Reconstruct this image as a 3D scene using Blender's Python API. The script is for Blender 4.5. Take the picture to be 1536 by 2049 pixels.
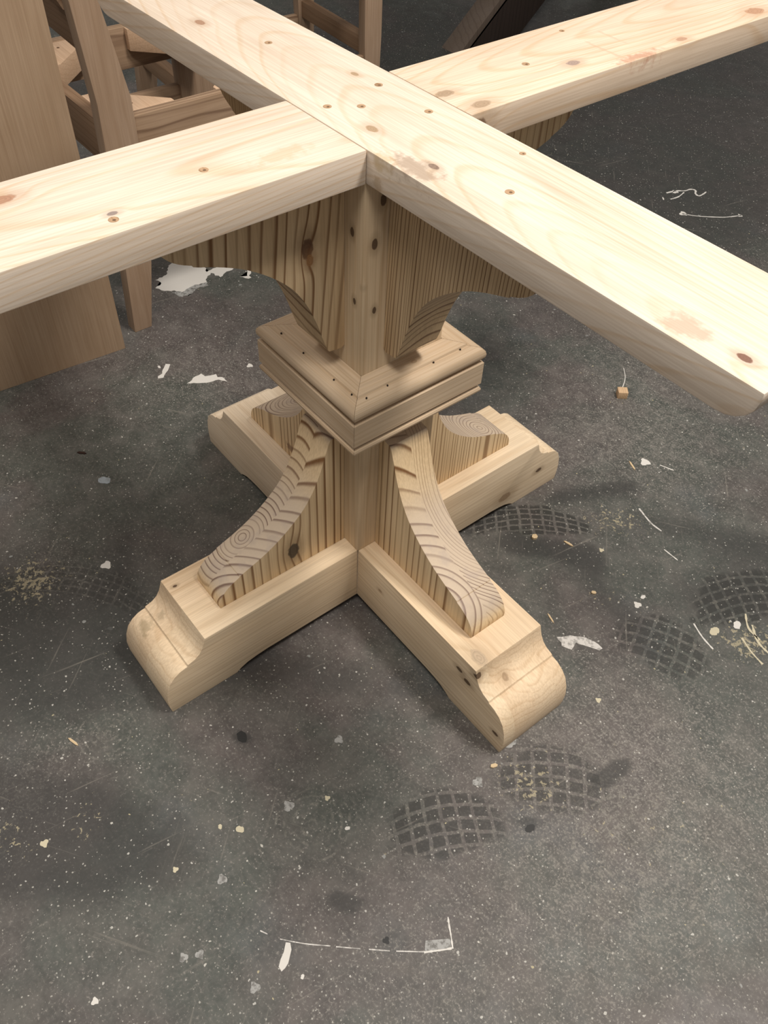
import bpy, bmesh, math, random
import numpy as np
from mathutils import Vector, Matrix
for o in list(bpy.data.objects): bpy.data.objects.remove(o)
scene = bpy.context.scene
C = scene.collection
random.seed(7)

# ------------------------------------------------------------------ camera
yaw, pitch, roll = -0.8607, -0.8424, 0.0540
fpx = 1685.8
fw = Vector((math.sin(yaw)*math.cos(pitch), math.cos(yaw)*math.cos(pitch), math.sin(pitch)))
rt0 = Vector((math.cos(yaw), -math.sin(yaw), 0)); up0 = rt0.cross(fw)
rt = rt0*math.cos(roll) + up0*math.sin(roll)
up = -rt0*math.sin(roll) + up0*math.cos(roll)
cam = bpy.data.objects.new('camera', bpy.data.cameras.new('camera')); C.objects.link(cam)
cam.matrix_world = Matrix(((rt.x, up.x, -fw.x, 0.7003), (rt.y, up.y, -fw.y, -0.5626), (rt.z, up.z, -fw.z, 1.1244), (0, 0, 0, 1)))
cam.data.sensor_fit = 'HORIZONTAL'; cam.data.sensor_width = 36; cam.data.lens = fpx/1536*36
cam.data.clip_start = 0.02
scene.camera = cam
# ------------------------------------------------------------------ world, lights, exposure
w = bpy.data.worlds.new('world'); scene.world = w; w.use_nodes = True
w.node_tree.nodes['Background'].inputs[0].default_value = (1.0, 0.95, 0.90, 1)
w.node_tree.nodes['Background'].inputs[1].default_value = 0.20
def area(name, loc, size, sy, power, color, target):
    l = bpy.data.lights.new(name, 'AREA'); l.shape = 'RECTANGLE'; l.size = size; l.size_y = sy
    l.energy = power; l.color = color
    o = bpy.data.objects.new(name, l); C.objects.link(o); o.location = loc
    o.rotation_euler = (Vector(target)-Vector(loc)).to_track_quat('-Z', 'Y').to_euler()
    return o
area('ceiling_strip_light', (1.05, 0.98, 3.3), 0.9, 0.30, 74, (1.0, 0.93, 0.85), (0.25, -0.1, 0))
area('ceiling_strip_light', (0.85, -0.85, 3.3), 1.4, 0.60, 34, (1.0, 0.94, 0.86), (0.4, -0.3, 0))
area('ceiling_strip_light', (-1.2, -1.2, 2.9), 1.2, 0.25, 12, (1.0, 0.93, 0.86), (0, 0, 0))
vs = scene.view_settings
scene.display_settings.display_device = 'sRGB'
vs.view_transform = 'Standard'; vs.look = 'None'; vs.gamma = 1; vs.use_curve_mapping = False
vs.exposure = 0.30

# ------------------------------------------------------------------ node helper
class G:
    def __init__(s, name):
        s.mat = bpy.data.materials.new(name); s.mat.use_nodes = True
        s.nt = s.mat.node_tree; s.nt.nodes.clear()
        s.out = s.nt.nodes.new('ShaderNodeOutputMaterial')
        s.bsdf = s.nt.nodes.new('ShaderNodeBsdfPrincipled')
        s.nt.links.new(s.bsdf.outputs[0], s.out.inputs[0])
        s.tc = s.nt.nodes.new('ShaderNodeTexCoord')
    def put(s, inp, v):
        if isinstance(v, bpy.types.NodeSocket): s.nt.links.new(v, inp)
        elif v is not None: inp.default_value = (*v, 1) if inp.type == 'RGBA' and len(v) == 3 else v
    def m(s, op, a, b=None, c=None, clamp=False):
        n = s.nt.nodes.new('ShaderNodeMath'); n.operation = op; n.use_clamp = clamp
        for i, v in enumerate((a, b, c)): s.put(n.inputs[i], v)
        return n.outputs[0]
    def v(s, op, a, b=None, scale=None):
        n = s.nt.nodes.new('ShaderNodeVectorMath'); n.operation = op
        s.put(n.inputs[0], a)
        if b is not None: s.put(n.inputs[1], b)
        if scale is not None: s.put(n.inputs['Scale'], scale)
        return n.outputs['Value'] if op in ('LENGTH', 'DOT_PRODUCT', 'DISTANCE') else n.outputs[0]
    def sep(s, a):
        n = s.nt.nodes.new('ShaderNodeSeparateXYZ'); s.put(n.inputs[0], a); return n.outputs
    def comb(s, x, y, z):
        n = s.nt.nodes.new('ShaderNodeCombineXYZ')
        for i, v in enumerate((x, y, z)): s.put(n.inputs[i], v)
        return n.outputs[0]
    def noise(s, vec, scale=1, detail=3, rough=.5, dist=0):
        n = s.nt.nodes.new('ShaderNodeTexNoise'); s.put(n.inputs['Vector'], vec)
        n.inputs['Scale'].default_value = scale; n.inputs['Detail'].default_value = detail
        n.inputs['Roughness'].default_value = rough; n.inputs['Distortion'].default_value = dist
        return n.outputs[0]
    def vor(s, vec, scale, rnd=1):
        n = s.nt.nodes.new('ShaderNodeTexVoronoi'); s.put(n.inputs['Vector'], vec)
        n.inputs['Scale'].default_value = scale; n.inputs['Randomness'].default_value = rnd
        return n.outputs['Distance'], n.outputs['Color']
    def ss(s, x, a, b, lo=0., hi=1.):
        n = s.nt.nodes.new('ShaderNodeMapRange'); n.interpolation_type = 'SMOOTHSTEP'
        s.put(n.inputs[0], x)
        for i, v in enumerate((a, b, lo, hi)): n.inputs[i+1].default_value = v
        return n.outputs[0]
    def mix(s, f, a, b, kind='MIX'):
        n = s.nt.nodes.new('ShaderNodeMix'); n.data_type = 'RGBA'; n.blend_type = kind
        s.put(n.inputs[0], f)
        for i, v in ((6, a), (7, b)):
            if isinstance(v, tuple): v = (*v[:3], 1)
            s.put(n.inputs[i], v)
        return n.outputs[2]
    def bump(s, h, strength, dist):
        n = s.nt.nodes.new('ShaderNodeBump'); n.inputs['Strength'].default_value = strength
        n.inputs['Distance'].default_value = dist; s.put(n.inputs['Height'], h)
        s.nt.links.new(n.outputs[0], s.bsdf.inputs['Normal'])
    def done(s, col, rough, spec=.4):
        s.put(s.bsdf.inputs['Base Color'], col); s.put(s.bsdf.inputs['Roughness'], rough)
        s.bsdf.inputs['Specular IOR Level'].default_value = spec
        return s.mat

def srgb(r, g, b):
    f = lambda c: (c/255/12.92) if c/255 <= .04045 else ((c/255+.055)/1.055)**2.4
    return (f(r), f(g), f(b))

def wood(name, base, late, axis='X', pith=(0., 0.), freq=160, con=.6, warp=.004, tilt=(0, 0), knots=(), seed=0.,
         end=None, plank=None, split=None, spots=(), power=2.5, rough=.62, wl=2.5, wc=14, stains=()):
    """Pine with growth rings round a pith line: the same rings make straight lines on quarter faces,
    arches on flat-sawn faces and arcs on end grain. knots: (point, radius, colour)."""
    g = G(name); P = g.tc.outputs['Object']
    x, y, z = g.sep(P)
    L, A, B = {'X': (x, y, z), 'Y': (y, x, z), 'Z': (z, x, y)}[axis]
    A0 = A
    if plank:                                                     # laminated boards: each has its own pith and tone
        pa, wd, shift = plank
        src = {'A': A, 'B': B}[pa]
        idx = g.m('FLOOR', g.m('DIVIDE', g.m('ADD', src, 10*wd), wd))
        rnd = g.m('FRACT', g.m('MULTIPLY', g.m('SINE', g.m('MULTIPLY', g.m('ADD', idx, seed), 12.9898)), 43.7585))
        oA = g.m('MULTIPLY', g.m('SUBTRACT', rnd, .5), shift)
    else: rnd = None
    nv = g.comb(g.m('MULTIPLY_ADD', L, wl, seed*3.1), g.m('MULTIPLY', A, wc), g.m('MULTIPLY_ADD', B, wc, seed))
    n1 = g.m('SUBTRACT', g.noise(nv, 1, 2, .5), .5)
    a = g.m('ADD', g.m('ADD', A, -pith[0]), g.m('MULTIPLY', L, tilt[0]))
    b = g.m('ADD', g.m('ADD', B, -pith[1]), g.m('MULTIPLY', L, tilt[1]))
    if plank:
        if plank[0] == 'A': b = g.m('ADD', b, oA); a = g.m('ADD', a, g.m('MULTIPLY', oA, .7))
        else: a = g.m('ADD', a, oA); b = g.m('ADD', b, g.m('MULTIPLY', oA, .7))
    if split:                                                     # glued-up pair: (axis, pith of second board, its ring count)
        sel = g.m('GREATER_THAN', A if split[0] == 'A' else B, 0.0)
        a = g.m('MULTIPLY_ADD', sel, pith[0]-split[1][0], a); b = g.m('MULTIPLY_ADD', sel, pith[1]-split[1][1], b)
    r = g.m('SQRT', g.m('ADD', g.m('MULTIPLY', a, a), g.m('MULTIPLY', b, b)))
    r = g.m('ADD', r, g.m('MULTIPLY', n1, warp*4))
    kmask = None; kd = []
    for (p, rad, col) in knots:
        q = g.v('SUBTRACT', P, tuple(p))
        sc = {'X': (.6, 1, 1), 'Y': (1, .6, 1), 'Z': (1, 1, .6)}[axis]
        d = g.v('LENGTH', g.v('MULTIPLY', q, tuple(k/rad for k in sc)))
        kd.append((d, col))
        bumpk = g.m('POWER', 2.718, g.m('MULTIPLY', g.m('MULTIPLY', d, d), -.25))
        r = g.m('ADD', r, g.m('MULTIPLY', bumpk, rad*.9))
    r = g.m('ADD', r, g.m('MULTIPLY', g.m('SUBTRACT', g.noise(g.comb(g.m('MULTIPLY', r, 55), seed, 2.), 1, 1), .5), .010))   # fat and lean years
    if split: r = g.m('MULTIPLY', r, g.m('MULTIPLY_ADD', sel, split[2]/freq-1, 1.0))
    f = g.m('FRACT', g.m('MULTIPLY', r, freq))
    late_m = g.m('MULTIPLY', g.m('MULTIPLY_ADD', g.ss(f, .60, .86), .85, g.m('MULTIPLY', f, .15)), g.ss(f, .86, 1.0, 1, 0))
    late_m = g.m('MULTIPLY', late_m, 1.1, clamp=True)
    if split: col_split = sel
    # ring strength varies
    ringv = g.noise(g.comb(g.m('MULTIPLY', r, freq*.4), seed, 0), 1, 1)
    late_m = g.m('MULTIPLY', late_m, g.ss(ringv, .25, .65, .35, 1.0))
    late_m = g.m('MULTIPLY', late_m, con, clamp=True)
    col = g.mix(late_m, base, late)
    # fibre streaks
    fv = g.comb(g.m('MULTIPLY', L, 7), g.m('MULTIPLY', A, 420), g.m('MULTIPLY', B, 420))
    fib = g.noise(fv, 1, 2, .6)
    col = g.mix(1.0, col, g.mix(g.ss(fib, .3, .7), (.90, .88, .86), (1.05, 1.05, 1.05)), 'MULTIPLY')
    blot = g.noise(g.comb(g.m('MULTIPLY_ADD', L, 6, seed), g.m('MULTIPLY', A, 18), g.m('MULTIPLY', B, 18)), 1, 3)
    col = g.mix(1.0, col, g.mix(g.ss(blot, .3, .7), (.93, .90, .87), (1.03, 1.03, 1.04)), 'MULTIPLY')
    if rnd is not None:
        col = g.mix(1.0, col, g.mix(rnd, (.93, .88, .84), (1.03, 1.03, 1.02)), 'MULTIPLY')
    if end:
        nx = g.sep(g.tc.outputs['Normal'])[{'X': 0, 'Y': 1, 'Z': 2}[axis]]
        em = g.ss(g.m('ABSOLUTE', nx), .25, .75)
        sm = g.noise(P, 45, 2)
        endc = g.mix(g.m('MULTIPLY', late_m, 1.0, clamp=True), end[0], end[1])
        endc = g.mix(g.m('MULTIPLY', g.ss(sm, .5, .7), .4), endc, end[2])
        col = g.mix(g.m('MULTIPLY', em, .85), col, endc)
    for (d, kc) in kd:                                            # knots: dark rim, ringed heart
        ang = g.noise(P, 160, 2)
        dd = g.m('ADD', d, g.m('MULTIPLY', g.m('SUBTRACT', ang, .5), .5))
        inner = g.mix(g.m('MULTIPLY', g.m('FRACT', g.m('MULTIPLY', dd, 3.0)), .5), kc, tuple(c*.45 for c in kc))
        halo = g.ss(dd, 1.0, 2.6, .35, 0)
        col = g.mix(halo, col, tuple((c*.5+b_*.35) for c, b_ in zip(kc, late)))
        col = g.mix(g.ss(dd, .75, 1.0, .9, 0), col, inner)
    for (p, rad, kc, st) in stains:                               # resin, glue and dirt marks of irregular outline
        q = g.v('SUBTRACT', P, tuple(p))
        d = g.v('LENGTH', g.v('MULTIPLY', q, tuple(1/k for k in rad)))
        nn = g.noise(P, 90, 4, .6)
        dd = g.m('ADD', d, g.m('MULTIPLY', g.m('SUBTRACT', nn, .5), 2.2))
        col = g.mix(g.ss(dd, .3, 1.0, st, 0), col, kc)
    g.bump(g.m('ADD', g.m('MULTIPLY', fib, .5), g.m('MULTIPLY', late_m, .15)), .2, .0005)
    return g.done(col, rough, .35)

# ------------------------------------------------------------------ mesh helpers
def finish(bm, name, mat, parent=None, bevel=0., ang=35, smooth=False):
    bmesh.ops.recalc_face_normals(bm, faces=bm.faces)
    if bevel:
        ed = [e for e in bm.edges if len(e.link_faces) == 2 and e.calc_face_angle() > math.radians(ang)]
        bmesh.ops.bevel(bm, geom=ed, offset=bevel, segments=2, profile=.6, affect='EDGES', clamp_overlap=True)
    me = bpy.data.meshes.new(name); bm.to_mesh(me); bm.free()
    for p in me.polygons: p.use_smooth = True
    me.set_sharp_from_angle(angle=math.radians(28))
    o = bpy.data.objects.new(name, me); C.objects.link(o)
    if mat: me.materials.append(mat)
    if parent: o.parent = parent
    return o
def box(bm, lo, hi):
    v = [bm.verts.new((x, y, z)) for x in (lo[0], hi[0]) for y in (lo[1], hi[1]) for z in (lo[2], hi[2])]
    for f in ((0, 1, 3, 2), (4, 6, 7, 5), (0, 4, 5, 1), (2, 3, 7, 6), (0, 2, 6, 4), (1, 5, 7, 3)): bm.faces.new([v[i] for i in f])
    return v
def hexa(bm, pts):
    """pts: 4 bottom then 4 top, same order"""
    v = [bm.verts.new(p) for p in pts]
    for f in ((3, 2, 1, 0), (4, 5, 6, 7), (0, 1, 5, 4), (1, 2, 6, 5), (2, 3, 7, 6), (3, 0, 4, 7)): bm.faces.new([v[i] for i in f])
    return v
def prism(bm, pts, fn, w0, w1):
    a = [bm.verts.new(fn(u, v, w0)) for u, v in pts]; b = [bm.verts.new(fn(u, v, w1)) for u, v in pts]
    n = len(pts)
    bm.faces.new(a); bm.faces.new(b[::-1])
    for i in range(n): bm.faces.new((a[i], a[(i+1) % n], b[(i+1) % n], b[i]))
def spline(pts, n=5):
    out = []
    for i in range(len(pts)-1):
        p0 = pts[max(i-1, 0)]; p1 = pts[i]; p2 = pts[i+1]; p3 = pts[min(i+2, len(pts)-1)]
        for k in range(n):
            t = k/n
            out.append(tuple(.5*((2*b)+(c-a)*t+(2*a-5*b+4*c-d)*t*t+(3*b-a-3*c+d)*t**3) for a, b, c, d in zip(p0, p1, p2, p3)))
    out.append(pts[-1]); return out
def tag(o, label=None, cat=None, group=None, kind=None):
    if label: o['label'] = label
    if cat: o['category'] = cat
    if group: o['group'] = group
    if kind: o['kind'] = kind
    return o
def empty(name, loc, rz=0):
    o = bpy.data.objects.new(name, None); C.objects.link(o); o.location = loc; o.rotation_euler = (0, 0, rz)
    o.empty_display_size = .1; return o
def place(o, loc, rz=0):
    o.location = loc; o.rotation_euler = (0, 0, rz); return o

# ================================================================== FLOOR
def floor_material():
    g = G('workshop_concrete'); P = g.tc.outputs['Object']
    x, y, z = g.sep(P)
    att = g.nt.nodes.new('ShaderNodeAttribute'); att.attribute_name = 'marks'
    dark, worn, cream = g.sep(att.outputs['Vector'])
    n_big = g.noise(P, 3.2, 4, .55, .4)
    n_mid = g.noise(P, 14, 5, .6, .6)
    n_fine = g.noise(P, 150, 4, .65)
    col = g.mix(g.ss(n_big, .42, .58), (.066, .073, .064), (.088, .075, .071))
    col = g.mix(g.ss(n_mid, .40, .72, 0, .50), col, (.135, .123, .112))
    col = g.mix(g.ss(g.noise(P, 5.5, 3, .5), .56, .72, 0, .5), col, (.078, .087, .090))
    # mottled wear
    wn = g.noise(P, 75, 6, .78)
    wm = g.m('MULTIPLY', g.ss(g.m('ADD', wn, g.m('MULTIPLY', worn, .30)), .57, .80), .32)
    col = g.mix(wm, col, (.21, .195, .175))
    col = g.mix(1.0, col, g.mix(g.ss(g.noise(P, 28, 5, .65), .32, .68), (.76, .77, .77), (1.12, 1.12, 1.12)), 'MULTIPLY')
    dust = g.m('ADD', g.noise(P, 300, 3, .7), g.m('MULTIPLY_ADD', g.m('SUBTRACT', wn, .5), .55, g.m('MULTIPLY', worn, .13)))
    col = g.mix(g.m('MULTIPLY', g.ss(dust, .60, .74), .62), col, (.30, .28, .25))
    col = g.mix(g.ss(n_fine, .35, .75, 0, .38), col, (.16, .15, .138))
    # dark stains, with light falloff painted in as broad darkening
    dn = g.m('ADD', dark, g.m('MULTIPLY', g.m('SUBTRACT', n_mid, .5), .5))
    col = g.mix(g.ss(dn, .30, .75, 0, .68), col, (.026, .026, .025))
    # boot and tyre prints: (centre, half sizes, angle, cell, strength)
    for (cx, cy, hx, hy, an, cw, ch, st) in ((.110, .292, .115, .036, 52, .021, .0125, .80), (.424, -.192, .085, .050, 62, .022, .0185, .72),
                                             (.470, -.030, .085, .052, 47, .024, .020, .60), (.450, .470, .130, .055, 60, .022, .018, .72),
                                             (.425, .275, .080, .055, 25, .022, .020, .62), (-.235, -.400, .16, .035, 40, .016, .013, .45)):
        c, s_ = math.cos(math.radians(an)), math.sin(math.radians(an))
        dx = g.m('SUBTRACT', x, cx); dy = g.m('SUBTRACT', y, cy)
        u = g.m('ADD', g.m('MULTIPLY', dx, c), g.m('MULTIPLY', dy, s_))
        v_ = g.m('SUBTRACT', g.m('MULTIPLY', dy, c), g.m('MULTIPLY', dx, s_))
        v_ = g.m('ADD', v_, g.m('MULTIPLY', g.m('MULTIPLY', u, u), 2.0))
        el = g.m('SQRT', g.m('ADD', g.m('POWER', g.m('ABSOLUTE', g.m('DIVIDE', u, hx)), 2), g.m('POWER', g.m('ABSOLUTE', g.m('DIVIDE', v_, hy)), 2)))
        ms = g.ss(g.m('ADD', el, g.m('MULTIPLY', g.m('SUBTRACT', n_mid, .5), .9)), .80, 1.05, 1, 0)
        wob = g.m('MULTIPLY', g.m('SUBTRACT', g.noise(P, 30, 2), .5), .008)
        fu = g.m('ABSOLUTE', g.m('SUBTRACT', g.m('FRACT', g.m('DIVIDE', g.m('ADD', u, wob), cw)), .5))
        fv = g.m('ABSOLUTE', g.m('SUBTRACT', g.m('FRACT', g.m('DIVIDE', g.m('ADD', v_, wob), ch)), .5))
        cell = g.m('MULTIPLY', g.ss(fu, .36, .42, 1, 0), g.ss(fv, .33, .41, 1, 0))
        col = g.mix(g.m('MULTIPLY', g.m('MULTIPLY', ms, cell), st), col, (.018, .018, .016))
        gap = g.m('MULTIPLY', ms, g.m('SUBTRACT', 1.0, cell))
        col = g.mix(g.m('MULTIPLY', g.m('MULTIPLY', gap, g.ss(wn, .45, .65)), st*.6), col, (.17, .16, .135))
    # swirl scuffs: rings round a few centres
    for (cx, cy, rad, w_) in ((.322, -.333, .062, .011), (.036, -.49, .045, .009), (.62, -.02, .11, .013)):
        d = g.m('SQRT', g.m('ADD', g.m('POWER', g.m('SUBTRACT', x, cx), 2), g.m('POWER', g.m('SUBTRACT', y, cy), 2)))
        f = g.m('FRACT', g.m('DIVIDE', g.m('ADD', d, g.m('MULTIPLY', g.m('SUBTRACT', n_mid, .5), .006)), w_))
        rg = g.m('MULTIPLY', g.ss(g.m('ABSOLUTE', g.m('SUBTRACT', f, .5)), .08, .22, 1, 0), g.ss(d, rad*.85, rad*1.05, 1, 0))
        rg = g.m('MULTIPLY', rg, g.ss(wn, .42, .62))
        col = g.mix(g.m('MULTIPLY', rg, .40), col, (.22, .21, .18))
    # long scratches at two angles
    for an, sd in ((35, 0), (-48, 5), (80, 9)):
        c, s_ = math.cos(math.radians(an)), math.sin(math.radians(an))
        u = g.m('ADD', g.m('MULTIPLY', x, c), g.m('MULTIPLY', y, s_)); v_ = g.m('SUBTRACT', g.m('MULTIPLY', y, c), g.m('MULTIPLY', x, s_))
        sn = g.noise(g.comb(g.m('MULTIPLY_ADD', u, 5, sd), g.m('MULTIPLY', v_, 130), sd), 1, 3, .55)
        col = g.mix(g.m('MULTIPLY', g.ss(sn, .66, .76), .42), col, (.24, .22, .19))
    # cream paint flakes where the density mark is high
    cn = g.noise(P, 120, 5, .66, .5)
    cm = g.ss(g.m('ADD', cn, g.m('MULTIPLY', cream, .24)), .70, .74)
    col = g.mix(g.m('MULTIPLY', cm, .70), col, (.40, .35, .23))
    # fine white spatter of several sizes
    for sc, r0, keep, cc in ((38, .060, .60, (.62, .60, .54)), (85, .11, .52, (.55, .54, .50)), (190, .17, .50, (.42, .41, .37)), (60, .07, .8, (.50, .44, .27)), (26, .07, .88, (.30, .31, .30))):
        wv = g.v('ADD', P, g.v('SCALE', g.comb(g.noise(P, sc*2.5, 2), g.noise(P, sc*2.1, 1), 0), scale=.35/sc))
        d, c_ = g.vor(wv, sc)
        rr, gg, bb = g.sep(c_)
        on = g.ss(rr, keep, keep+.04)
        rad = g.m('MULTIPLY', g.m('ADD', gg, .35), r0)
        dot = g.m('LESS_THAN', d, rad)
        col = g.mix(g.m('MULTIPLY', g.m('MULTIPLY', dot, on), .75), col, cc)
    ro = g.m('ADD', g.ss(n_mid, .3, .7, .46, .62), g.m('MULTIPLY', wm, .2))
    g.bump(g.m('ADD', n_fine, g.m('MULTIPLY', wn, .6)), .18, .0012)
    return g.done(col, ro, .45)

xs = np.concatenate([[-7, -5, -4, -3.2], np.arange(-2.6, 1.101, .02), [1.5, 2.5, 4, 6]])
ys = np.concatenate([[-6, -4, -2.5, -1.5], np.arange(-.9, 2.601, .02), [3.2, 4.5, 6, 8]])
X, Y = np.meshgrid(xs, ys, indexing='ij')
nx, ny = X.shape
verts = np.stack([X.ravel(), Y.ravel(), np.zeros(X.size)], 1)
ii, jj = np.meshgrid(np.arange(nx-1), np.arange(ny-1), indexing='ij')
a0 = (ii*ny+jj).ravel(); faces = np.stack([a0, a0+ny, a0+ny+1, a0+1], 1)
fm = bpy.data.meshes.new('floor'); fm.from_pydata(verts.tolist(), [], faces.tolist())
def blob(cx, cy, rx, ry, an, amp):
    c, s = math.cos(math.radians(an)), math.sin(math.radians(an))
    u = (X-cx)*c+(Y-cy)*s; v = (Y-cy)*c-(X-cx)*s
    return amp*np.exp(-((u/rx)**2+(v/ry)**2))
def stroke(x0, y0, x1, y1, wd, amp):
    d = math.hypot(x1-x0, y1-y0); ux, uy = (x1-x0)/d, (y1-y0)/d
    t = np.clip((X-x0)*ux+(Y-y0)*uy, 0, d); q = (X-x0-t*ux)**2+(Y-y0-t*uy)**2
    return amp*np.exp(-q/wd**2)
dk = (stroke(.13, .23, .23, .31, .035, .9) + stroke(.23, .45, .45, .62, .05, .55) + stroke(.28, .27, .45, .24, .04, .5) + blob(.44, .45, .16, .09, 60, .7)  # real stains, plus wide blobs that paint light falloff into the colour
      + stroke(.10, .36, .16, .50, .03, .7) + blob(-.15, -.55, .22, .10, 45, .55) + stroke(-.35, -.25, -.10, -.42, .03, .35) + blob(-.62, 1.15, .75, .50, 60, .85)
      + blob(-1.4, 1.9, 1.2, .8, 50, .9) + stroke(.52, .02, .525, .07, .012, 1.) + stroke(.413, -.371, .445, -.347, .012, 1.)  # widest far blobs: dimmer light painted as darker floor
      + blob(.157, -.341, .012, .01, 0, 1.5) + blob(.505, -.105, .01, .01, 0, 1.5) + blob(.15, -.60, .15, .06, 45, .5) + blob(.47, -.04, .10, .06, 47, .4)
      + blob(.42, -.19, .09, .05, 60, .35) + blob(-.22, -.52, .40, .16, 45, .62) + blob(.05, -.68, .22, .08, 45, .55) + blob(-.60, -.45, .3, .2, 30, .35) + blob(.14, -.62, .24, .13, 45, .40) + blob(-.48, .02, .10, .06, 20, .3) + stroke(.05, -.28, .22, -.12, .05, .45) + blob(-.02, .95, .25, .12, 30, .4))  # broad blobs on the left: shading towards the edge painted in
wn_ = (blob(.62, .10, .25, .18, 30, .6) + blob(-.05, .80, .20, .25, 40, .5) + blob(.10, .55, .25, .15, 50, .45) + blob(-.55, .05, .22, .14, 40, .55) + blob(-.1, 1.25, .3, .3, 0, .5)
       + blob(.42, .10, .2, .12, 50, .3) + blob(-.27, -.45, .08, .07, 0, .6) + blob(.62, -.15, .22, .16, 30, .5) + blob(.60, -.38, .2, .1, 30, .3) + blob(.05, -.62, .06, .12, 20, .6) + blob(-.02, -.30, .14, .12, 0, .25))
cr = (blob(-.285, -.465, .055, .05, 30, 1.) + blob(.202, .414, .07, .035, 50, .75) + blob(.505, .385, .05, .035, 60, 1.) + blob(.455, -.065, .05, .04, 47, .75)
      + blob(.133, -.57, .03, .03, 0, .6) + blob(.09, -.66, .05, .03, 30, .6) + blob(.60, .02, .12, .10, 0, .30) + blob(.31, .27, .06, .05, 0, .35))
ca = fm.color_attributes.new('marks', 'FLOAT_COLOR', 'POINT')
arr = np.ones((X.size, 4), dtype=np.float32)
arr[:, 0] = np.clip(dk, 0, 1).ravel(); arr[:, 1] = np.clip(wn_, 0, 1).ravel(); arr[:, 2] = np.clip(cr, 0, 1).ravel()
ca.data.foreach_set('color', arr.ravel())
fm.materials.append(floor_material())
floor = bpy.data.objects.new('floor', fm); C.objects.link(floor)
tag(floor, 'stained dark grey concrete workshop floor with paint spatter and prints', kind='structure')

def paint_mat(name, col, edge=.5, wear=.0):
    g = G(name); P = g.tc.outputs['Object']
    n = g.noise(P, 120, 4, .65)
    c = g.mix(g.m('MULTIPLY', g.ss(n, .45, .62), wear), col, (.10, .095, .085))
    return g.done(c, .5, .4)
PW = paint_mat('white_paint', (.66, .64, .60)); PG = paint_mat('thin_grey_paint', (.34, .34, .33), wear=.8)
PWW = paint_mat('worn_white_paint', (.62, .60, .57), wear=.55); PC = paint_mat('cream_paint', (.55, .50, .36)); PD = paint_mat('dark_drip', (.015, .015, .015))
PB = paint_mat('pale_blue_paint', (.30, .34, .37), wear=.3)
def flat(poly, mat, z=.0005, rag=0., name='paint_spot'):
    """a thin film of dried paint with its own edge"""
    pts = []
    n = len(poly)
    for i in range(n):
        a, b = poly[i], poly[(i+1) % n]; L = math.hypot(b[0]-a[0], b[1]-a[1]); k = max(1, int(L/.006)) if rag else 1
        for q in range(k):
            t = q/k; j = rag*(random.random()-.5)
            dx, dy = (b[0]-a[0])/(L+1e-9), (b[1]-a[1])/(L+1e-9)
            pts.append((a[0]+(b[0]-a[0])*t-dy*j, a[1]+(b[1]-a[1])*t+dx*j))
    bm = bmesh.new()
    prism(bm, pts, lambda u, v, w: (u, v, w), 0.0, z)
    bmesh.ops.triangulate(bm, faces=[f for f in bm.faces if len(f.verts) > 4])
    return finish(bm, name, mat, floor)
def ribbon(pts, wd, mat, z=.0005):
    p = spline(pts, 5); l, r = [], []
    for i, a in enumerate(p):
        b = p[min(i+1, len(p)-1)]; c = p[max(i-1, 0)]
        d = Vector((b[0]-c[0], b[1]-c[1])).normalized(); h = (wd[i % len(wd)] if isinstance(wd, (list, tuple)) else wd)*(.6+.8*random.random())/2
        l.append((a[0]-d.y*h, a[1]+d.x*h)); r.append((a[0]+d.y*h, a[1]-d.x*h))
    bm = bmesh.new()
    for k in range(len(p)-1):
        prism(bm, [l[k], l[k+1], r[k+1], r[k]], lambda u, v, w: (u, v, w), 0, z)
    return finish(bm, 'paint_streak', mat, floor)
def dot(x, y, r, mat, name='paint_spot'):
    n = 14; ph = random.random()*6; k = random.choice((2, 3))
    flat([(x+r*(1+.22*math.sin(k*t+ph)+.12*math.sin(5*t+ph))*math.cos(t), y+r*(1+.2*math.sin(k*t+ph)+.1*math.cos(4*t))*math.sin(t)) for t in [i*2*math.pi/n for i in range(n)]], mat, name=name)
flat([(-.945, .112), (-.949, .142), (-.983, .166), (-.984, .19), (-.965, .211), (-.939, .214), (-.926, .233), (-.905, .226), (-.913, .258), (-.898, .287), (-.882, .287),
      (-.878, .258), (-.869, .242), (-.896, .232), (-.884, .214), (-.870, .205), (-.875, .17), (-.868, .14), (-.885, .12), (-.900, .105), (-.915, .096), (-.925, .117)], PW, rag=.006)
flat([(-.876, .205), (-.853, .201), (-.861, .17), (-.844, .14), (-.863, .12), (-.880, .118), (-.870, .14), (-.877, .17)], PG, .0004, .008)
flat([(-.864, .31), (-.861, .318), (-.842, .308), (-.836, .299), (-.825, .299), (-.825, .29), (-.845, .279), (-.837, .294)], PW, rag=.003)
flat([(-.657, -.018), (-.65, -.011), (-.641, -.018), (-.631, -.032), (-.619, -.044), (-.624, -.054), (-.63, -.051), (-.633, -.04), (-.647, -.028)], PW, rag=.002)
flat([(-.661, -.035), (-.658, -.031), (-.65, -.033), (-.653, -.037)], PW)
flat([(-.575, -.014), (-.585, .011), (-.586, .025), (-.575, .028), (-.567, .041), (-.567, .048), (-.556, .046), (-.551, .055), (-.533, .056), (-.548, .044), (-.555, .02)], PW, rag=.003)
flat([(.312, .147), (.323, .167), (.336, .177), (.349, .186), (.37, .189), (.372, .182), (.349, .168), (.337, .163), (.344, .148), (.33, .142)], PWW, rag=.004)
flat([(.422, -.444), (.425, -.44), (.432, -.443), (.443, -.454), (.445, -.466), (.439, -.465), (.429, -.452)], PW, rag=.002)
flat([(.534, -.316), (.525, -.307), (.542, -.281), (.551, -.288)], PG, .0004)
ribbon([(.5215, -.267), (.530, -.2725), (.541, -.279), (.5525, -.2865)], .0018, PW, .0006)
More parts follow.
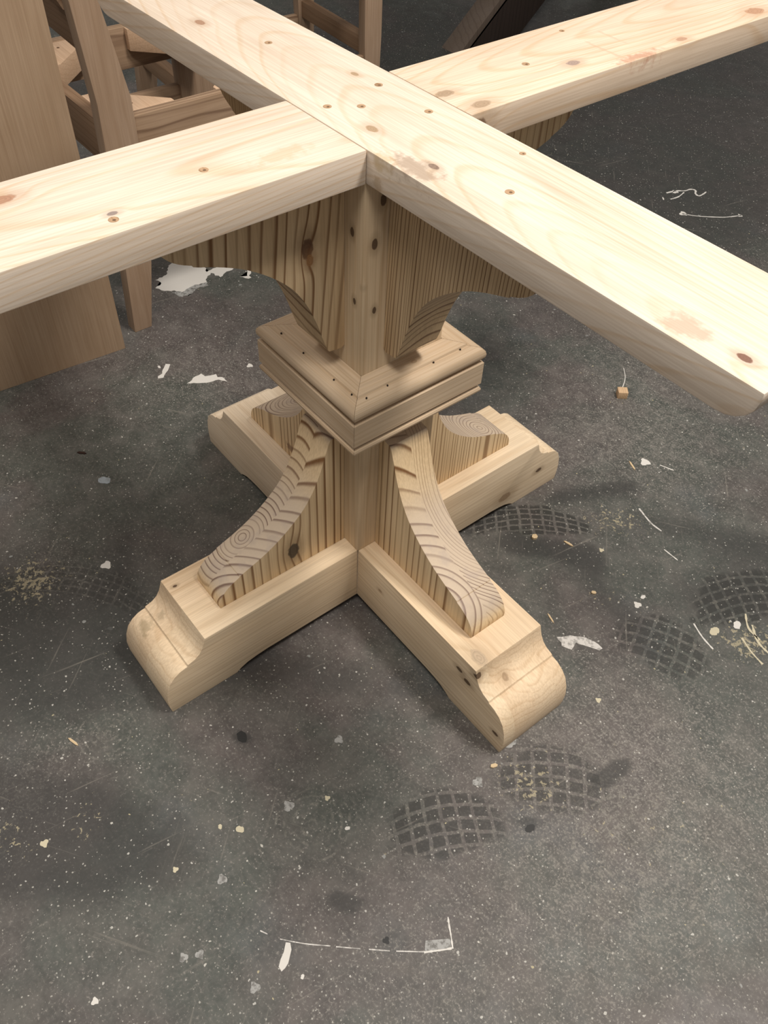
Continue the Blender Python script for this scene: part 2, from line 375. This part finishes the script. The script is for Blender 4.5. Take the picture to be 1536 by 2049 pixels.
ribbon([(.5515, -.287), (.546, -.297), (.540, -.307), (.534, -.317)], .0022, PW, .0006)
for a in (((.391, -.461), (.400, -.456)), ((.414, -.447), (.437, -.426), (.458, -.403)), ((.463, -.398), (.483, -.376)), ((.490, -.368), (.507, -.349)), ((.512, -.343), (.534, -.316))):
    ribbon(list(a), .0013, PWW)
ribbon([(-.521, 1.453), (-.513, 1.485), (-.499, 1.506), (-.496, 1.525), (-.484, 1.533), (-.471, 1.517), (-.458, 1.516), (-.458, 1.536), (-.461, 1.551)], .0045, PW)
ribbon([(-.492, 1.434), (-.488, 1.463), (-.495, 1.497)], .0035, PW)
ribbon([(-.50, 1.415), (-.512, 1.425)], .003, PW)
dot(-.511, 1.478, .008, PW)
ribbon([(-.423, 1.397), (-.412, 1.405), (-.386, 1.427), (-.352, 1.468), (-.338, 1.492), (-.324, 1.526)], .0035, PW)
dot(-.422, 1.400, .010, PW); dot(-.326, 1.520, .006, PW)
for x, y, r, m_ in ((.138, .573, .009, PW), (-.424, -.27, .010, PB), (-.243, -.355, .008, PW), (.245, -.233, .006, PG), (.282, -.345, .007, PG), (.269, -.414, .005, PC), (.398, -.039, .009, PG),
                    (.414, -.117, .007, PG), (.13, -.625, .005, PC), (.31, -.466, .006, PG), (.25, -.433, .003, PC), (.338, -.654, .004, PW), (.465, -.449, .0025, PW),
                    (.369, -.533, .005, PG), (.263, -.507, .0035, PC), (.305, -.297, .0035, PC), (.355, -.30, .003, PW), (.157, -.341, .008, PD), (.505, -.105, .006, PD), (.28, .105, .007, PG),
                    (.43, .115, .004, PC), (.35, .30, .006, PW), (.345, .32, .004, PW), (.475, .40, .007, PW), (.46, .36, .008, PC), (-.55, .12, .006, PW), (-.60, .20, .005, PW), (.36, -.55, .005, PG),
                    (.44, -.50, .006, PG), (.235, .34, .004, PC), (.495, -.345, .004, PD), (.395, .06, .003, PC)):
    dot(x, y, r, m_)
for a, wd, m_ in ((((.47, .43), (.49, .41), (.515, .405)), .003, PC), (((.49, .42), (.515, .40), (.54, .395)), .0035, PC), (((.495, .385), (.52, .375), (.545, .37)), .003, PC),
                  (((.30, .43), (.33, .43)), .002, PW), (((.21, .47), (.245, .46), (.27, .46)), .003, PWW), (((.16, .59), (.185, .60)), .002, PW), (((.43, .345), (.455, .335), (.48, .33)), .003, PW)):
    ribbon(list(a), wd, m_)

# ================================================================== PEDESTAL TABLE FRAME
PALE = (.81, .665, .475); CREAM = (.80, .68, .52); LATE = (.23, .115, .045); LATEP = (.50, .33, .17)
ENDC = ((.56, .46, .36), (.19, .125, .10), (.36, .30, .28))
KD = (.10, .055, .03); KM = (.44, .30, .18)
table = empty('pedestal_table_frame', (0, 0, 0))
tag(table, 'unfinished pine pedestal table frame with four curved braced feet and crossed top beams', 'table')
q = .063; hz = .1277
FP = [(.329, hz), (.331, .121), (.335, .110), (.341, .1005), (.349, .0945), (.361, .0910), (.3625, .0875), (.366, .0875), (.374, .0855), (.384, .0795), (.393, .0695), (.3995, .053), (.4025, .035), (.4020, .015), (.400, 0),
      (.290, 0), (.286, .0035), (.281, .0065), (.270, .011), (.255, .0135), (.235, .0150), (0, .0150)]
def foot(ang, inner, mat, seam=None):
    c, s = math.cos(ang), math.sin(ang)
    pts = [(inner, hz)] + FP[:-1] + [(inner, .0150)]
    bm = bmesh.new()
    prism(bm, pts, lambda u, v, w_: (u*c-w_*s, u*s+w_*c, v), -q, q)
    return finish(bm, 'foot', mat, table, bevel=.0012, ang=24)
mf1 = wood('foot_pine_front_right', PALE, LATEP, 'X', (.01, .25), 120, .35, .006, knots=[((.315, -.045, .128), .010, (.54, .41, .28)), ((.333, -.060, .118), .006, KD), ((.345, -.02, .094), .006, KM), ((.30, -.0635, .095), .0045, KD), ((.318, -.0635, .085), .0050, KD),
           ((.385, -.0635, .035), .004, KD), ((.12, -.0635, .085), .003, KM)], plank=('A', .042, .05), seed=1.)
mf2 = wood('foot_pine_front_left', PALE, LATEP, 'Y', (.02, .3), 110, .30, .006, plank=('A', .09, .04), seed=4.,
           stains=[((-.035, -.378, .085), (.018, .020, .02), (.30, .23, .13), .55), ((-.03, -.352, .10), (.012, .010, .02), (.34, .26, .16), .5)], knots=[((-.042, -.317, .128), .0025, KD)])
mf3 = wood('foot_pine_back_left', CREAM, LATEP, 'X', (.01, .25), 100, .25, .005, seed=7.)
mf4 = wood('foot_pine_back_right', PALE, LATEP, 'Y', (.01, .22), 110, .35, .006, knots=[((.063, .265, .035), .010, KM), ((.063, .345, .055), .0050, KD)], seed=9.)
R = math.radians
foot(0, q+.0006, mf1); foot(R(-90), q+.0006, mf2); foot(R(180), q+.0006, mf3); foot(R(90), q+.0006, mf4)
core = bmesh.new(); box(core, (-q, -q, .0150), (q, q, hz-.0004)); finish(core, 'foot_hub', mf3, table)
# post
pc = .0652
bm = bmesh.new(); box(bm, (-pc, -pc, hz), (pc, pc, .3835)); box(bm, (-pc+.0, -pc, .3835), (pc, pc, .7130))
bmesh.ops.remove_doubles(bm, verts=bm.verts, dist=1e-5)
mpost = wood('post_pine', (.70, .555, .375), LATEP, 'Z', (-.25, .16), 90, .35, .005,
             knots=[((pc, -.040, .688), .0045, KD), ((.045, -pc, .650), .0038, KD), ((pc, -.050, .640), .0046, KD), ((pc-.003, -pc+.003, .590), .0020, KD), ((.050, -pc, .566), .0030, KD), ((pc, -.048, .555), .0032, KD)], seed=3.)
bm.free(); bm = bmesh.new(); box(bm, (-pc, -pc, hz), (pc, pc, .7130))
finish(bm, 'post', mpost, table, bevel=.0025)
# curved braces (same cut piece below and, turned over, above)
BP = [(.285, 0), (.2852, .008), (.283, .016), (.278, .025), (.269, .034), (.258, .0405), (.2485, .0445), (.2480, .0462), (.235, .0510), (.215, .0585), (.190, .0705), (.162, .0895), (.137, .1130), (.119, .1400), (.106, .1700), (.097, .1980), (.091, .2150)]
BP = BP[:1] + spline(BP[1:8], 2)[:-1] + spline(BP[7:], 3) + [(.0885, .2190), (.0700, .2215), (.0656, .2180), (.0656, 0)]
bt = .032
def brace(ang, upper, mat):
    c, s = math.cos(ang), math.sin(ang)
    z0, sg = (.7128, -1) if upper else (hz+.0002, 1)
    bm = bmesh.new()
    prism(bm, BP, lambda u, v, w_: (u*c-w_*s, u*s+w_*c, z0+sg*v), -bt, bt)
    return finish(bm, 'upper_brace' if upper else 'lower_brace', mat, table, bevel=.0009, ang=30)
ST = (.80, .62, .385)
# lower
brace(0, False, wood('brace_pine_front_right', ST, LATE, 'Z', (.245, -.060), 80, 1.0, .002, split=('B', (.13, .15), 190), seed=2.6, end=ENDC, power=3, wl=1.5, wc=10))
brace(R(-90), False, wood('brace_pine_front_left', ST, LATE, 'Z', (-.017, -.212), 150, 1.0, .0012, split=('A', (.09, -.33), 75), seed=6.2, end=ENDC, power=3., wl=1.5, wc=10,
      knots=[((.032, -.158, .165), .0105, (.07, .05, .035))]))
brace(R(180), False, wood('brace_pine_back_left', ST, LATE, 'Z', (-.215, .03), 150, 1.0, .003, seed=8., end=ENDC, wl=1.5, wc=10, stains=[((-.16, -.032, .15), (.02, .01, .012), (.22, .11, .07), .7)]))
brace(R(90), False, wood('brace_pine_back_right', ST, LATE, 'Z', (.01, .23), 170, 1.0, .003, seed=11., end=ENDC, wl=1.2, wc=8))
# upper
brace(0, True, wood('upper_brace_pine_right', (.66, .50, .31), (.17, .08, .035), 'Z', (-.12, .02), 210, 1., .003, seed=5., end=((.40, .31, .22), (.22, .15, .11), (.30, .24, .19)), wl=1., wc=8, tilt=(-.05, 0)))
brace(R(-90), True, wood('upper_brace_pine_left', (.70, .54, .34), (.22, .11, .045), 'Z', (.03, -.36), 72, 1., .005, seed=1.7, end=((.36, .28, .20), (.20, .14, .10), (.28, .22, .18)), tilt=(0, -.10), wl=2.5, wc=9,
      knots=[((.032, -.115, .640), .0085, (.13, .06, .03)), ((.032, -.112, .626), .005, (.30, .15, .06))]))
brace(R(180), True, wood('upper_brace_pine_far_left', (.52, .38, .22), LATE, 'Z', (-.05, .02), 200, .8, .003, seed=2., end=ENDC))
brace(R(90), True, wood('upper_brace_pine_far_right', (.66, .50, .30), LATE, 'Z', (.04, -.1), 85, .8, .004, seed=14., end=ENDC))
# collar: three tiers, each of four mitred pieces
cap = [(.0655, .4670), (.0885, .4625), (.0895, .4600), (.0930, .4598), (.0985, .4592), (.1035, .4573), (.1066, .4538), (.1078, .4490), (.1072, .4445), (.1048, .4408), (.1010, .4398), (.0655, .4395)]
groove = [(.0655, .4396), (.0960, .4396), (.0960, .4330), (.0655, .4330)]
band = [(.0655, .4335), (.0985, .4335), (.0990, .4362), (.1058, .4362), (.1068, .4350), (.1068, .4005), (.1058, .3995), (.0655, .3995)]
groove2 = [(.0655, .3995), (.0960, .3995), (.0960, .3950), (.0655, .3950)]
bead = [(.0655, .3955), (.1035, .3955), (.1064, .3935), (.1076, .3905), (.1070, .3875), (.1045, .3850), (.1000, .3835), (.0655, .3835)]
def ring(name, prof, mats):
    for k in range(4):
        a = k*math.pi/2; c, s = math.cos(a), math.sin(a); gap = .00025
        bm = bmesh.new(); n = len(prof)
        lo = [bm.verts.new((u*c-(-u+gap)*s, u*s+(-u+gap)*c, v)) for u, v in prof]
        hi = [bm.verts.new((u*c-(u-gap)*s, u*s+(u-gap)*c, v)) for u, v in prof]
        bm.faces.new(lo); bm.faces.new(hi[::-1])
        for i in range(n): bm.faces.new((lo[i], lo[(i+1) % n], hi[(i+1) % n], hi[i]))
        finish(bm, name, mats[k % 2], table)
CM = (.66, .52, .365)
mcy = wood('collar_pine_right', CM, LATEP, 'Y', (.3, .2), 160, .35, .004, seed=3., knots=[((.078, .008, .463), .0035, KM)])
mcx = wood('collar_pine_left', CM, LATEP, 'X', (.25, .3), 160, .35, .004, seed=5.)
ring('cap_moulding', cap, [mcy, mcx]); ring('collar_groove', groove, [mcy, mcx])
ring('collar_band', band, [mcy, mcx]); ring('collar_groove', groove2, [mcy, mcx]); ring('bead_moulding', bead, [mcy, mcx])
# nail holes in the cap
dkm = G('nail_hole_dark').done((.03, .02, .015), .8)
for x, y in ((.092, -.045), (.091, .03), (.091, .075), (.045, -.0915), (-.02, -.0915), (-.07, -.0915), (.0955, -.0800), (.080, -.0905)):
    bm = bmesh.new(); bmesh.ops.create_cone(bm, cap_ends=True, segments=8, radius1=.0011, radius2=.0011, depth=.002, matrix=Matrix.Translation((x, y, .4606)))
    finish(bm, 'nail_hole', dkm, table)
# top beams
H, t_, hb = .748, .0350, .0686
fr = .0096; bx, by = -.0015, .0030
top = Matrix.Translation((bx, by, 0)) @ Matrix.Rotation(fr, 4, 'Z')
BEAM = (.73, .635, .53)
def beamend(L0, L1, r=.030):
    """side profile of a beam: lower corners rounded off at both ends"""
    p = [(L0, H), (L1, H), (L1+.0005, H-.006)]
    for k in range(6):
        a = k/5*math.pi/2; p.append((L1-r+r*math.cos(a), H-t_+r*.85-r*.85*math.sin(a)))
    for k in range(6):
        a = math.pi/2-k/5*math.pi/2; p.append((L0+r-r*math.cos(a), H-t_+r*.85-r*.85*math.sin(a)))
    p.append((L0-.0005, H-.006)); return p
def beam(name, prof, axis, mat):
    bm = bmesh.new()
    fn = (lambda u, v, w_: (u, w_, v)) if axis == 'X' else (lambda u, v, w_: (w_, u, v))
    prism(bm, prof, fn, -hb, hb)
    bmesh.ops.transform(bm, matrix=top, verts=bm.verts)
    return finish(bm, name, mat, table, bevel=.0016, ang=30)
GR = (.36, .27, .20)
mb1 = wood('long_beam_pine', BEAM, (.62, .45, .28), 'X', (.0, .655), 120, .45, .004, tilt=(.09, -.13), seed=3.3, wl=1.2, wc=8, power=2,
           knots=[((.034, -.033, H), .0058, KM), ((.130, -.034, H), .0045, (.20, .13, .10)), ((.485, -.037, H), .0045, (.18, .07, .04)), ((-.312, -.029, H), .0060, (.42, .24, .15)), ((-.085, .035, H), .004, KM)],
           stains=[((.122, -.050, H), (.045, .018, .02), GR, .75), ((.432, -.040, H), (.026, .020, .02), (.42, .31, .22), .6), ((.205, -.070, H), (.05, .0035, .02), (.30, .23, .15), .8), ((.09, -.062, H), (.02, .010, .02), (.52, .38, .20), .6),
                   ((.085, -.0686, H-.028), (.014, .01, .012), (.42, .30, .18), .6)])
mb2 = wood('left_beam_pine', BEAM, (.60, .40, .21), 'Y', (.035, .60), 190, .48, .004, tilt=(-.09, -.035), seed=8.1, wl=1.2, wc=9, power=2.5,
           knots=[((-.035, -.385, H), .0080, (.45, .24, .15)), ((.039, -.318, H), .0035, (.28, .22, .20))], stains=[((.030, -.135, H), (.014, .045, .02), (.62, .43, .27), .5)])
mb3 = wood('right_beam_pine', (.72, .595, .465), (.60, .40, .22), 'Y', (.0, .66), 110, .42, .005, tilt=(.06, -.10), seed=12.4, wl=1.5, wc=9, power=2,
           knots=[((.028, .268, H), .0065, (.38, .28, .24)), ((.010, .085, H), .0080, (.42, .30, .20)), ((.052, .100, H), .0085, (.42, .30, .20)), ((.0686, .083, H-.015), .010, (.20, .12, .07)), ((.050, .44, H), .006, (.5, .3, .2)), ((.039, .609, H), .011, (.5, .28, .17))],
           stains=[((.057, .352, H), (.010, .050, .02), (.48, .27, .18), .85), ((.03, .33, H), (.060, .004, .02), (.60, .40, .28), .6), ((0., .37, H), (.030, .0035, .02), (.60, .40, .28), .5)])
long_beam = beam('long_beam', beamend(-.519, .519), 'X', mb1)
pl = beamend(-.70, -hb-.0008); pl = [(-hb-.0008, H), (-hb-.0008, H-t_)] + [(x, z) for x, z in pl if x < -.4][1:] + [(-.70, H)]
left_beam = beam('short_beam', pl, 'Y', mb2)
pr = beamend(hb+.0008, .72); pr = [(x, z) for x, z in pr if x > .4] + [(hb+.0008, H-t_), (hb+.0008, H)]
right_beam = beam('short_beam', pr, 'Y', mb3)
mplug = wood('plug_wood', (.46, .31, .19), (.28, .17, .09), 'X', (.0, .3), 500, .8, .002, stains=[((0, 0, 0), (.0, .0, .0), (.1, .06, .03), .5)][:0])
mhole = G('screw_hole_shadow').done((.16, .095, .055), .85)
for i, (x, y) in enumerate([(-.213, .005), (-.047, .039), (-.033, -.04), (-.014, -.01), (.035, .041), (.159, .056), (.207, -.008), (0., .218), (-.051, .332), (.015, -.215), (.049, -.322)]):
    r = .0046 if i not in (5, 8) else .0034
    par = long_beam if i < 7 else (right_beam if i < 9 else left_beam)
    bm = bmesh.new(); bmesh.ops.create_cone(bm, cap_ends=True, segments=20, radius1=r, radius2=r, depth=.001, matrix=Matrix.Translation((x, y, H-.0002)))
    o = finish(bm, 'screw_plug', mplug, par)
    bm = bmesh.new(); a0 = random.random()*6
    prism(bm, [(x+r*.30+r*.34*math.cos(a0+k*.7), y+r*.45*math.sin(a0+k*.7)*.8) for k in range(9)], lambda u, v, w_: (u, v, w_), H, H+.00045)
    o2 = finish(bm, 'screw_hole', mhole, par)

# ================================================================== BOARD AT THE LEFT
mpan = wood('panel_plywood', (.39, .28, .185), (.33, .22, .14), 'Z', (-.1, 1.2), 60, .35, .012, seed=2., wl=.8, wc=6)
pan = empty('plywood_panel', (-.779, -.446, 0), R(-3.9))
bm = bmesh.new(); box(bm, (-.018, -.66, 0.0), (0, .386, .98)); finish(bm, 'board', mpan, pan, bevel=.001)
tag(pan, 'wide flat brown board standing on edge on the floor at the far left', 'board')

# ================================================================== CHAIRS
mch = wood('chair_wood', (.39, .28, .195), (.30, .195, .12), 'Z', (.3, .1), 110, .35, .006, seed=4.)
mchx = wood('chair_rail_wood', (.38, .265, .175), (.13, .07, .04), 'Y', (.2, .36), 110, .8, .006, seed=6., power=4)
mchb = wood('chair_back_rail_wood', (.30, .195, .12), (.18, .10, .05), 'X', (.2, .1), 110, .5, .006, seed=9.)
mchg = wood('chair_block_wood', (.66, .47, .32), (.5, .32, .2), 'X', (.2, .6), 110, .3, .006, seed=1., knots=[])
def frustum(name, mat, par, secs, x0, x1, bev=.0015):
    """a board between x0 and x1 whose outline runs through (y0, y1, z) sections"""
    bm = bmesh.new()
    pts = [(a, z) for a, b, z in secs] + [(b, z) for a, b, z in reversed(secs)]
    prism(bm, pts, lambda u, v, w_: (w_, u, v), x0, x1)
    return finish(bm, name, mat, par, bevel=bev)
def chair(x, y, rz, W, D, label, group, zs=(.295, .20, .22), st=.040, rh=.085):
    root = empty('x_back_chair', (x, y, 0), rz)
    tag(root, label, 'chair', group)
    lt = .032; zt = .440
    for x0 in (-lt, -W):
        frustum('leg', mch, root, [(-.019, .021, 0), (-.010, .048, .148), (.001, .068, .39), (.004, .069, .475), (-.007, .042, .64), (-.045, -.002, .82), (-.105, -.066, 1.0)], x0, x0+lt)
        frustum('leg', mch, root, [(D-.048, D-.008, 0), (D-.056, D, .25), (D-.056, D, zt)], x0, x0+lt)
    for x0 in (-.026, -W+.004):
        bm = bmesh.new(); box(bm, (x0, .069, zt-rh), (x0+.022, D-.056, zt)); finish(bm, 'seat_rail', mchx, root, bevel=.0012)
        bm = bmesh.new(); box(bm, (x0+.002, .055, zs[0]-st), (x0+.020, D-.050, zs[0])); finish(bm, 'stretcher', mchx, root, bevel=.0012)
    for y0 in (.006, D-.034):
        bm = bmesh.new(); box(bm, (-W+lt, y0, zt-rh), (-lt, y0+.024, zt)); finish(bm, 'seat_rail', mchb, root, bevel=.0012)
    for y0, z0 in ((.004, zs[1]), (D-.045, zs[2])):
        bm = bmesh.new(); box(bm, (-W+lt, y0, z0-st), (-lt, y0+.030, z0)); finish(bm, 'stretcher', mchb, root, bevel=.0012)
    for sx in (0, 1):
        for sy in (0, 1):
            cx = -.026 if sx == 0 else -W+.026; cy = .030 if sy == 0 else D-.034
            dx = -1 if sx == 0 else 1; dy = 1 if sy == 0 else -1
            bm = bmesh.new()
            p = [(cx, cy), (cx, cy+dy*.135), (cx+dx*.014, cy+dy*.135), (cx+dx*.115, cy+dy*.030), (cx+dx*.115, cy)]
            prism(bm, p, lambda u, v, w_: (u, v, w_), zt-.045, zt-.001)
            o = finish(bm, 'corner_block', mchg, root, bevel=.001)
            for k in (.35, .65):
                px_, py_ = cx+dx*.095*k, cy+dy*.095*(1-k)
                bm = bmesh.new(); bmesh.ops.create_cone(bm, cap_ends=True, segments=10, radius1=.003, radius2=.003, depth=.001, matrix=Matrix.Translation((px_, py_, zt-.0008)))
                finish(bm, 'screw_hole', mhole, o)
    # back: lower rail, top rail, X brace
    bm = bmesh.new(); hexa(bm, [(-W+lt, .012, .565), (-lt, .012, .545), (-lt, .034, .545), (-W+lt, .034, .545), (-W+lt, .002, .635), (-lt, .002, .635), (-lt, .024, .635), (-W+lt, .024, .635)]); finish(bm, 'back_rail', mchb, root, bevel=.0012)
    bm = bmesh.new(); hexa(bm, [(-W+lt, -.075, .92), (-lt, -.075, .92), (-lt, -.052, .92), (-W+lt, -.052, .92), (-W+lt, -.100, .995), (-lt, -.100, .995), (-lt, -.078, .995), (-W+lt, -.078, .995)]); finish(bm, 'back_rail', mchb, root, bevel=.0012)
    for s in (0, 1):
        xa, xb = (-W+lt, -lt-.05) if s == 0 else (-lt-.05, -W+lt)
        off = .0 if s == 0 else -.013
        bm = bmesh.new(); hexa(bm, [(xa, .006+off, .620), (xa+.05, .006+off, .620), (xa+.05, .018+off, .620), (xa, .018+off, .620), (xb, -.072+off, .92), (xb+.05, -.072+off, .92), (xb+.05, -.060+off, .92), (xb, -.060+off, .92)])
        finish(bm, 'cross_brace', mchb, root, bevel=.001)
    return root
chair(-.790, 0, 0, .440, .425, 'unfinished wooden chair frame without seat right behind the wide board', 'unfinished chair frames', zs=(.295, .20, .20))
chair(-1.335, .475, R(-4), .395, .575, 'unfinished wooden chair frame farther back, its two front legs beyond the long beam', 'unfinished chair frames', zs=(.205, .20, .245), st=.045, rh=.040)

# ================================================================== DARK TRESTLE TABLE
mdk = wood('dark_stained_wood', (.030, .021, .017), (.012, .008, .007), 'Z', (.3, .2), 60, .5, .006, seed=2., rough=.5)
tr = empty('dark_trestle_table', (-1.62, 2.15, 0))
tag(tr, 'dark stained table on crossed trestle legs in the background at the top', 'table')
mdk2 = wood('lit_dark_wood', (.115, .090, .072), (.07, .05, .04), 'Z', (.3, .2), 60, .5, .006, seed=2., rough=.6)  # same dark wood, with the lit face's brightness put into its colour
def slant(p0, p1, wd, x0, x1, mt=None):
    d = Vector((p1[0]-p0[0], p1[1]-p0[1])).normalized()
    k = wd/abs(d.y)
    bm = bmesh.new(); prism(bm, [(p0[0], p0[1]), (p0[0]+k, p0[1]), (p1[0]+k, p1[1]), (p1[0], p1[1])], lambda u, v, w_: (w_, u, v), x0, x1)
    finish(bm, 'leg' if mt is None else 'lit_edge_strip', mt or mdk, tr, bevel=.002)
slant((-.50, 0), (.36, .72), .16, -.045, .045)
slant((-.530, 0), (.33, .72), .030, -.045, .045, mdk2)  # paler strip paints the light on the leg's upper face
slant((.40, 0), (-.46, .72), .10, -.14, -.046)
bm = bmesh.new(); box(bm, (-1.5, -.62, .72), (.14, .62, .76)); finish(bm, 'tabletop', mdk, tr, bevel=.003)
slant((-.50, 0), (.36, .72), .10, -1.345, -1.255); slant((.40, 0), (-.46, .72), .10, -1.44, -1.346)

# ================================================================== SMALL DEBRIS
mbl = wood('offcut_wood', (.62, .44, .27), LATE, 'Y', (.02, .02), 300, .5, .002, seed=2.)
bm = bmesh.new(); box(bm, (-.010, -.0095, 0), (.010, .0095, .016)); o = finish(bm, 'wood_block', mbl, None, bevel=.0008)
place(o, (-.020, .686, 0), R(50)); tag(o, 'tiny pale wooden offcut cube lying on the floor right of the pedestal', 'wood block')
cu = bmesh.new()
pp = spline([(0, 0, .0010), (-.010, .018, .0012), (-.022, .034, .0012), (-.042, .052, .0010)], 6)
for i in range(len(pp)-1):
    a, b = pp[i], pp[i+1]; hw = .0010
    prism(cu, [(a[0]-hw, a[1]), (a[0]+hw, a[1]), (b[0]+hw, b[1]), (b[0]-hw, b[1])], lambda u, v, w_: (u, v, w_), .0001, .0011)
o = finish(cu, 'wood_shaving', PW, None); place(o, (-.036, .708, 0)); tag(o, 'thin curved white fibre on the floor beside the small wooden cube', 'shaving')
msl = wood('splinter_wood', (.66, .53, .34), LATEP, 'X', (.1, .1), 300, .3, .001)
def splinter(a, b, wd, label, mat=msl, name='wood_splinter', cat='splinter', group='loose wood splinters on the floor'):
    L_ = math.hypot(b[0]-a[0], b[1]-a[1])
    bm = bmesh.new()
    prism(bm, [(-L_/2, -wd*.2), (-L_*.2, -wd*.5), (L_*.3, -wd*.4), (L_/2, 0), (L_*.25, wd*.5), (-L_*.35, wd*.4)], lambda u, v, w_: (u, v, w_), .0, wd*.45)
    o = finish(bm, name, mat, None); place(o, ((a[0]+b[0])/2, (a[1]+b[1])/2, 0.0001), math.atan2(b[1]-a[1], b[0]-a[0])); tag(o, label, cat, group)
splinter((.118, .55), (.141, .54), .0035, 'pale wood splinter on the floor beyond the back right foot')
splinter((.181, .302), (.200, .306), .0040, 'pale wood splinter beside the tyre print right of the pedestal')
splinter((.272, .168), (.292, .162), .0028, 'thin pale wood splinter close to the front right foot')
splinter((.01, -.537), (.03, -.531), .0035, 'pale wood splinter on the bare floor left of the front left foot')
mbs = G('brown_sliver').done((.03, .012, .008), .7)
splinter((-.519, -.278), (-.506, -.266), .005, 'dark brown sliver on the floor at the left below the board', mbs)
splinter((.141, .262), (.148, .270), .010, 'small cream wood chip on the tyre print right of the pedestal', name='wood_chip', cat='wood chip', group='loose wood chips on the floor')
splinter((.286, .257), (.293, .262), .006, 'tiny cream wood chip between the front right foot and the right edge', name='wood_chip', cat='wood chip', group='loose wood chips on the floor')
splinter((.408, -.088), (.413, -.078), .006, 'small chip of wood stuck under the outer corner of the front right foot', name='wood_chip', cat='wood chip', group='loose wood chips on the floor')
